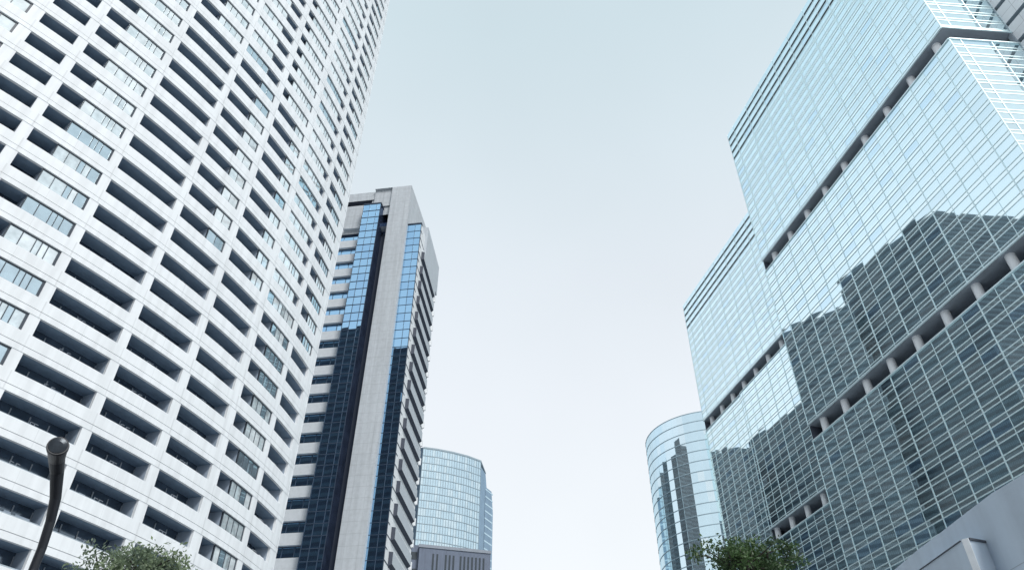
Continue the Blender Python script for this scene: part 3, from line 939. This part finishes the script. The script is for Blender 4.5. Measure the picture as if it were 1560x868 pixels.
# ------------------------------------------------------------------ round glass tower
K = 1.66 * G
rc = Vector((53.58, 190.33)) * K; rr_ = 17.0 * K
ro = (rc.x, rc.y, 0)
rnd = thing('round_glass_tower', 'round pale blue glass tower with thin ring bands behind the stepped glass office block', 'office tower', ro)
zr = CAMZ + 100 * K
NS = 64
mb = MB()
lev = [zr - 4.3 * G]
while lev[-1] > 5.0: lev.append(lev[-1] - 4.62 * G)
lev.append(0)
ang = lambda i: 2 * math.pi * i / NS
cp = lambda i, z, r: (rc.x + r * math.cos(ang(i)), rc.y + r * math.sin(ang(i)), z)
prev = zr
for z in lev:
    for i in range(NS):
        mb.quad(cp(i, z, rr_), cp(i + 1, z, rr_), cp(i + 1, prev, rr_), cp(i, prev, rr_), 1 if (38 <= i % NS <= 41 or random.random() < .1) else 0)  # fixed band of paler panes paints in a bright mirrored streak
    prev = z
mb.build('curtain_wall', M['rt'], rnd, ro)
for z in lev[:-1] + [zr]:
    mb = MB()
    for i in range(NS):
        a = [cp(i, z - .2, rr_ - .1), cp(i + 1, z - .2, rr_ - .1), cp(i + 1, z - .2, rr_ + .18), cp(i, z - .2, rr_ + .18)]
        b = [cp(i, z + .2, rr_ - .1), cp(i + 1, z + .2, rr_ - .1), cp(i + 1, z + .2, rr_ + .18), cp(i, z + .2, rr_ + .18)]
        mb.hexa(a + b, 0, ('s1', 's3'))
    mb.build('ring_band', M['rt_band'], rnd, ro)
for i in range(0, NS, 2):
    a = ang(i); e = Vector((-math.sin(a), math.cos(a), 0)) * .07; n_ = Vector((math.cos(a), math.sin(a), 0))
    c = Vector((rc.x, rc.y, 0)) + n_ * rr_
    mb = MB()
    o4 = [c - e - n_ * .05, c + e - n_ * .05, c + e + n_ * .1, c - e + n_ * .1]
    mb.hexa([tuple(p) for p in o4] + [(p.x, p.y, zr) for p in o4])
    mb.build('mullion', M['rt'][1], rnd, ro)
mb = MB(); mb.poly([cp(i, zr, rr_) for i in range(NS)]); mb.build('roof', M['roof'], rnd, ro)

# ------------------------------------------------------------------ far curved office tower
K2 = 1.90 * G
fpts = [Vector(p) * K2 for p in ((-26.6, 194), (-22.6, 195.2), (-18.5, 197.0), (-14.3, 199.4), (-10.5, 202.6))]
fo = (fpts[2].x, fpts[2].y, 0)
far = thing('curved_office_tower', 'distant pale gridded office tower with gently curved front beside the stone tower', 'office tower', fo)
zf = CAMZ + 100 * K2
mb = MB(); gr = MB()
FH = 4.16 * G
# finer plan polyline
fine = []
for i in range(4):
    for j in range(6):
        fine.append(fpts[i].lerp(fpts[i + 1], j / 6))
fine.append(fpts[4])
mid = Vector((-18.5, 215)) * K2
def outn(i):
    a = fine[max(i - 1, 0)]; b = fine[min(i + 1, len(fine) - 1)]
    t = (b - a).normalized(); return Vector((t.y, -t.x))
nz = int((zf - 1) / FH)
for r in range(nz + 1):
    z1 = zf - 1.0 - FH * r; z0 = max(z1 - FH, 0)
    for i in range(len(fine) - 1):
        a, b = fine[i], fine[i + 1]
        mb.quad((a.x, a.y, z0), (b.x, b.y, z0), (b.x, b.y, z1), (a.x, a.y, z1), 1 if random.random() < .3 else 0)
        na, nb_ = outn(i) * .25, outn(i + 1) * .25
        o4 = [a, b, b + nb_, a + na]
        gr.hexa([(p.x, p.y, z1 - .35) for p in o4] + [(p.x, p.y, z1 + .05) for p in o4], 0, ('s1', 's3'))
for i in range(len(fine)):
    a = fine[i]; n_ = outn(i); t = Vector((-n_.y, n_.x)) * .13
    o4 = [a - t, a + t, a + t + n_ * .2, a - t + n_ * .2]
    gr.hexa([(p.x, p.y, 0) for p in o4] + [(p.x, p.y, zf - 1) for p in o4])
mb.build('curtain_wall', M['ft'], far, fo)
gr.build('glazing_grid', M['ft_frame'], far, fo)
mb = MB()
o_ = [p + outn(i * 6) * .35 for i, p in enumerate(fpts)]
mb.prism([tuple(p) for p in o_] + [tuple(fpts[4] + Vector((3, 20))), tuple(fpts[0] + Vector((1, 26)))], zf - 1.0, zf)
mb.build('parapet', M['ft_frame'], far, fo)
mb = MB()
cL = fpts[0]
mb.prism([(cL.x - 2.4, cL.y + .8), (cL.x - .05, cL.y - .2), (cL.x - .05, cL.y + 30), (cL.x - 2.4, cL.y + 30)], 0, zf - .4)
mb.build('side_wall', M['ft_side'], far, fo)
mb = MB()
mb.prism([(fpts[0].x + .3, fpts[0].y + 2), (fpts[2].x, fpts[2].y + 2), (fpts[4].x - .6, fpts[4].y + 1.2), (fpts[4].x + 2, fpts[4].y + 30), (fpts[0].x + 1, fpts[0].y + 34)], 0, zf - 1.05)
mb.build('rear_wall', M['slate'], far, fo)
# stepped darker rear blocks to the right
q1 = ab(-2.55, 205 * K2 * 1.015); q2 = ab(-2.03, 206 * K2 * 1.03)
mb = MB()
c4 = fpts[4] + Vector((.02, .05))
mb.prism([tuple(c4), tuple(q1), (q1.x, q1.y + 40), (c4.x - 6, c4.y + 40)], 0, CAMZ + .4716 * q1.length)
mb.build('stair_block', M['ft_side'], far, fo)
mb = MB()
zz2 = CAMZ + .4455 * q2.length
mb.prism([(q1.x + .1, q1.y + 2), tuple(q2), (q2.x, q2.y + 40), (q1.x + .1, q1.y + 40)], 0, zz2)
mb.build('rear_block', M['ft_side'], far, fo)
mb = MB()
t = (q2 - Vector((q1.x + .1, q1.y + 2))).normalized()
z = zz2 - 1.2
while z > 60:
    fr_ = Frame((q1.x + .1, q1.y + 2), math.degrees(math.atan2(t.x, t.y)), math.degrees(math.atan2(t.x, t.y)) + 90)
    fr_.bar(mb, 0, (q2 - q1).length, z - 1.1, z, -.05, .12); z -= FH
mb.build('floor_band', M['ft'][0], far, fo)

# ------------------------------------------------------------------ low masonry block in front of it
lo = ab(-7.45, 228 * G); l1 = ab(-2.0, 232 * G)
lob = (lo.x, lo.y, 0)
low = thing('masonry_office_block', 'mauve grey masonry block with row of dark slit windows at foot of distant curved tower', 'office building', lob)
zl = CAMZ + .368 * 228
FLw = Frame(lo, math.degrees(math.atan2((l1 - lo).x, (l1 - lo).y)), math.degrees(math.atan2((l1 - lo).x, (l1 - lo).y)) + 90, G)
LL = (l1 - lo).length / G
mb = MB(); FLw.bar(mb, 0, LL, 0, zl, -25, 0); mb.build('wall', M['masonry'], low, lob)
mb = MB(); FLw.bar(mb, -.3, LL + .2, zl - .9, zl + .02, -.2, .25); mb.build('cornice', M['masonry2'], low, lob)
mb = MB(); FLw.bar(mb, -.1, LL + .1, zl - 11.6, zl - 10.9, -.2, .3); mb.build('cornice', M['masonry2'], low, lob)
for i, u in enumerate((4.1, 5.35, 8.0, 9.2, 10.4, 12.6, 13.8, 15.0, 16.2, 17.4, 18.6, 19.8)):
    mb = MB(); FLw.bar(mb, u, u + .55, zl - 7.4 , zl - 2.5, -.1, .06)
    mb.build('window', M['slate_win'], low, lob)
for r in range(6):
    mb = MB(); z = zl - 15.5 - 4.2 * r; FLw.bar(mb, .8, LL - .6, z, z + 1.9, -.1, .06); mb.build('window', M['ft_side'], low, lob)
mb = MB(); FLw.bar(mb, -3.6, -.02, 0, zl + .4, -25, -2.0); mb.build('stair_block', M['masonry'], low, lob)
for r in range(5):
    mb = MB(); z = zl - 4 - 5 * r; FLw.bar(mb, -3.2, -.3, z, z + 2.2, -2.1, -1.9); mb.build('window', M['slate_win'], low, lob)

# ------------------------------------------------------------------ towers that the glass mirrors, standing behind the white tower
def slate_tower(label, pts, h, mat='slate'):
    cx = sum(p[0] for p in pts) / len(pts); cy = sum(p[1] for p in pts) / len(pts)
    o = thing('slate_office_tower', label, 'office tower', (cx, cy, 0), 'dark towers seen as mirror images')
    mb = MB(); mb.prism(pts, 0, h); mb.build('wall', M[mat], o, (cx, cy, 0))
    mb = MB()
    n = len(pts)
    for i in range(n):
        a, b = Vector(pts[i]), Vector(pts[(i + 1) % n])
        t = (b - a).normalized(); az_ = math.degrees(math.atan2(t.x, t.y))
        fr_ = Frame(a, az_, az_ + 90)
        z = h - 3
        while z > 8:
            fr_.bar(mb, .8, (b - a).length - .8, z - 1.8, z, -.1, .08); z -= 3.8
    w = mb.build('window', M['slate_win'], o, (cx, cy, 0)); w['kind'] = 'stuff'
    return o
def mir(az, plane, r):
    m = ab(az, r); p = m - GN * (2 * (GN.dot(m) - plane)); return (p.x, p.y)
def ccw(pts):
    s = sum(pts[i][0] * pts[(i + 1) % len(pts)][1] - pts[(i + 1) % len(pts)][0] * pts[i][1] for i in range(len(pts)))
    return pts if s > 0 else list(reversed(pts))
h2 = 250.0 * G
a = mir(29.24, DP, h2 / .727); b = mir(38.15, DP, h2 / .791); c = mir(47.0, DP, h2 / .66)
slate_tower('slate tower with its top corner mirrored highest in the glass office block', ccw([a, b, c, (c[0] - 20, c[1] + 60), (a[0] - 40, a[1] + 10)]), h2 + CAMZ)
h1 = 226.0 * G
a1 = mir(22.5, DP, h1 / .664); b1 = mir(29.6, DP, h1 / .680)
slate_tower('slate tower mirrored lower in the glass left of the highest mirrored corner', ccw([a1, b1, (b1[0] - 30, b1[1] + 22), (a1[0] - 30, a1[1] + 22)]), h1 + CAMZ)
h4 = 236.0 * G
a4 = mir(18.9, DC, h4 / .497); b4 = mir(24.6, DC, h4 / .546)
slate_tower('slate tower mirrored in the glass just below the rear column band', ccw([a4, b4, (b4[0] - 30, b4[1] + 25), (a4[0] - 30, a4[1] + 25)]), h4 + CAMZ)
# and one across the street behind the viewpoint, mirrored in the stone tower's blue glass
slate_tower('taller charcoal tower behind the viewpoint mirrored in blue bay of the stone tower', ccw([(-230, -62), (-127, -62), (-127, -100), (-230, -100)]), 242.0, 'charcoal')
slate_tower('lower charcoal tower behind the viewpoint mirrored in corner glass of the stone tower', ccw([(-126, -62), (-20, -62), (-20, -100), (-126, -100)]), 226.0, 'charcoal')
h5 = 217.0 * G
a5, c5, d5, b5 = mir(13.4, DC - .45, h5 / .486), mir(16.5, DC - .45, h5 / .489), mir(18.1, DC - .45, h5 / .489), mir(19.3, DC - .45, h5 / .483)
slate_tower('slate tower mirrored as a dark hump at lower left of the glass block', ccw([a5, c5, d5, b5, (b5[0] - 20, b5[1] + 25), (a5[0] - 20, a5[1] + 25)]), h5 + CAMZ)

# ------------------------------------------------------------------ pale concrete building close by, lower right
cb = [(13.3, 30), (13.36, 24.7), (13.45, 23.33), (13.53, 21.71), (13.62, 20.3), (13.88, 19.02), (14.5, 17.2), (15.6, 15.6), (17.2, 14.3)]
co = (13.9, 19.0, 0)
conc = thing('concrete_building', 'smooth pale concrete building with projecting box pier at lower right corner of the view', 'building', co)
mb = MB()
zc_ = CAMZ + 9.0
mb.prism(ccw([(40, 14.3), (40, 30)] + cb), 0, zc_)
mb.build('wall', M['concrete'], conc, co)
mb = MB()
bx = [Vector((11.08, 19.94)), Vector((11.26, 18.51)), Vector((12.07, 18.86))]
zk = CAMZ + 7.0
mb = MB()
for i in range(len(cb) - 1):
    a, b = Vector(cb[i]), Vector(cb[i + 1])
    t_ = (b - a).normalized(); n_ = Vector((t_.y, -t_.x))
    if n_.x > 0: n_ = -n_
    for z in (3.2, 5.0, 6.8, 8.6):
        p4 = [a, b, b + n_ * .006, a + n_ * .006]
        mb.hexa([(p.x, p.y, z) for p in p4] + [(p.x, p.y, z + .012) for p in p4])
mb.build('panel_joint', M['core_grey'], conc, co)
# box pier standing out of the wall, paler corner, dark joint along its top
mb = MB()
zk = CAMZ + 8.0
pk = [(12.62, 24.6), (12.83, 21.25), (12.95, 21.12), (13.80, 21.45), (13.6, 24.7)]
mb.prism(ccw(pk), 0, zk)
mb.build('pier', M['concrete'], conc, co)
mb = MB()
mb.prism(ccw([(12.822, 21.262), (12.842, 21.272), (12.962, 21.142), (12.955, 21.108), (12.935, 21.105), (12.815, 21.235)]), 0, zk + .015)
mb.build('corner_trim', M['concrete_edge'], conc, co)
mb = MB()
mb.prism(ccw([(12.98, 21.09), (13.78, 21.40), (13.77, 21.46), (12.97, 21.15)]), zk - .05, zk + .02)
mb.prism(ccw([(12.59, 24.6), (12.79, 21.3), (12.84, 21.3), (12.64, 24.6)]), zk - .012, zk + .012)
mb.build('joint_seal', M['seal'], conc, co)

# ------------------------------------------------------------------ street lamp
def lp(az, tan, r):
    p = ab(az, r); return Vector((p.x, p.y, CAMZ + tan * r))
pts = [lp(-32.59, .283, 12.3), lp(-32.59, .3078, 12.25), lp(-32.72, .3387, 12.15), lp(-32.97, .366, 12.0), lp(-33.5, .3965, 11.78), lp(-33.85, .4125, 11.55), lp(-34.07, .4265, 11.2)]
foot = Vector((pts[0].x + .02, pts[0].y, 0))
lamp = thing('street_lamp', 'dark curved street lamp with flared round head in front of the white apartment tower', 'street lamp', foot)
mb = MB()
mb.tube([tuple(foot), (foot.x, foot.y, 1.2), (foot.x, foot.y, 3.0)] + [tuple(p) for p in pts], [.09, .08, .07, .060, .060, .064, .073, .088, .105, .128], 24)
mb.build('pole', M['lamp_metal'], lamp, tuple(foot), smooth=True)
mb = MB()
mb.tube([tuple(foot), (foot.x, foot.y, .05), (foot.x, foot.y, .35)], [.2, .2, .11], 20)
mb.build('base', M['lamp_metal'], lamp, tuple(foot))
t = (pts[-1] - pts[-2]).normalized()
mb = MB()
e = pts[-1]
mb.tube([tuple(e - t * .04), tuple(e + t * .02), tuple(e + t * .05)], [.133, .138, .131], 28)
rim = mb.build('lamp_rim', M['lamp_metal'], lamp, tuple(foot), smooth=False)
mb = MB()
mb.tube([tuple(e + t * .045), tuple(e + t * .058), tuple(e + t * .064)], [.122, .112, .06], 28)
mb.build('lens', M['lamp_lens'], rim, tuple(foot))

# ------------------------------------------------------------------ trees
def tree(name, label, base, height, crown_r, crown_h, leaf, seed, nlimb=9, flat=0.6, leaf_s=0.13, nleaf=80, lean=(0, 0)):
    rr = random.Random(seed)
    o = thing(name, label, 'tree', (base[0], base[1], 0), 'street trees')
    org = (base[0], base[1], 0)
    tr_ = MB(); clumps = []
    b = Vector((base[0], base[1], 0))
    fork = b + Vector((lean[0] * .5, lean[1] * .5, height - crown_h * 1.15))
    tr_.tube([tuple(b), tuple(b.lerp(fork, .5) + Vector((.08, .05, 0))), tuple(fork)], [.20, .16, .13], 10)
    for i in range(nlimb):
        a = 2 * math.pi * i / nlimb + rr.uniform(-.3, .3)
        rad = crown_r * rr.uniform(.35, 1.0)
        top = height - crown_h * (rad / crown_r) ** 2 * flat - rr.uniform(.05, .4)
        end = Vector((b.x + lean[0] + math.cos(a) * rad, b.y + lean[1] + math.sin(a) * rad, top))
        m1 = fork.lerp(end, .4) + Vector((rr.uniform(-.2, .2), rr.uniform(-.2, .2), -rr.uniform(0, .25)))
        m2 = fork.lerp(end, .72) + Vector((rr.uniform(-.2, .2), rr.uniform(-.2, .2), rr.uniform(-.15, .2)))
        tr_.tube([tuple(fork), tuple(m1), tuple(m2), tuple(end)], [.085, .06, .04, .015], 7)
        clumps.append((end, rr.uniform(.28, .5)))
        for s in range(8):
            st = (m1, m1, m1.lerp(m2, .5), m2, m2, m2.lerp(end, .5), end, end)[s]
            d = Vector((rr.gauss(0, 1), rr.gauss(0, 1), rr.uniform(-.3, .8))).normalized() * rr.uniform(.35, .9)
            tip = st + d
            if tip.z > height: tip.z = height - rr.uniform(0, .2)
            tr_.tube([tuple(st), tuple(st.lerp(tip, .5) + Vector((0, 0, rr.uniform(-.06, .08)))), tuple(tip)], [.03, .02, .008], 5, 0, False)
            clumps.append((tip, rr.uniform(.22, .45)))
    tr_.build('trunk', M['bark'], o, org)
    cm = MB()
    for c, r in clumps:
        for _ in range(int(nleaf * r / .35)):
            v = Vector((rr.gauss(0, 1), rr.gauss(0, 1), rr.gauss(0, .62)))
            v = v.normalized() * r * rr.random() ** .5
            p = c + v
            s = leaf_s * rr.uniform(.6, 1.25)
            n_ = Vector((rr.gauss(0, 1), rr.gauss(0, 1), rr.gauss(.5, 1))).normalized()
            x = n_.orthogonal().normalized()
            x.rotate(Matrix.Rotation(rr.uniform(0, 6.28), 3, n_))
            y = n_.cross(x) * .55
            cm.quad(tuple(p - x * s), tuple(p - y * s * .8), tuple(p + x * s), tuple(p + y * s * .8))
    cm.build('crown', leaf, o, org)
    return o
p = ab(-26.6, 20.0)
tree('street_tree', 'pale leafy tree top in front of the white apartment tower', (p.x, p.y), CAMZ + 20 * .329, .88, 1.2, M['leaf_pale'], 3, nlimb=9, leaf_s=.06, nleaf=85)
p = ab(17.0, 21.0)
tree('street_tree', 'dark green tree top with bare branches in front of the glass office block', (p.x, p.y), CAMZ + 21 * .353, 1.0, 1.2, M['leaf_deep'], 11, nlimb=9, leaf_s=.062, nleaf=95)
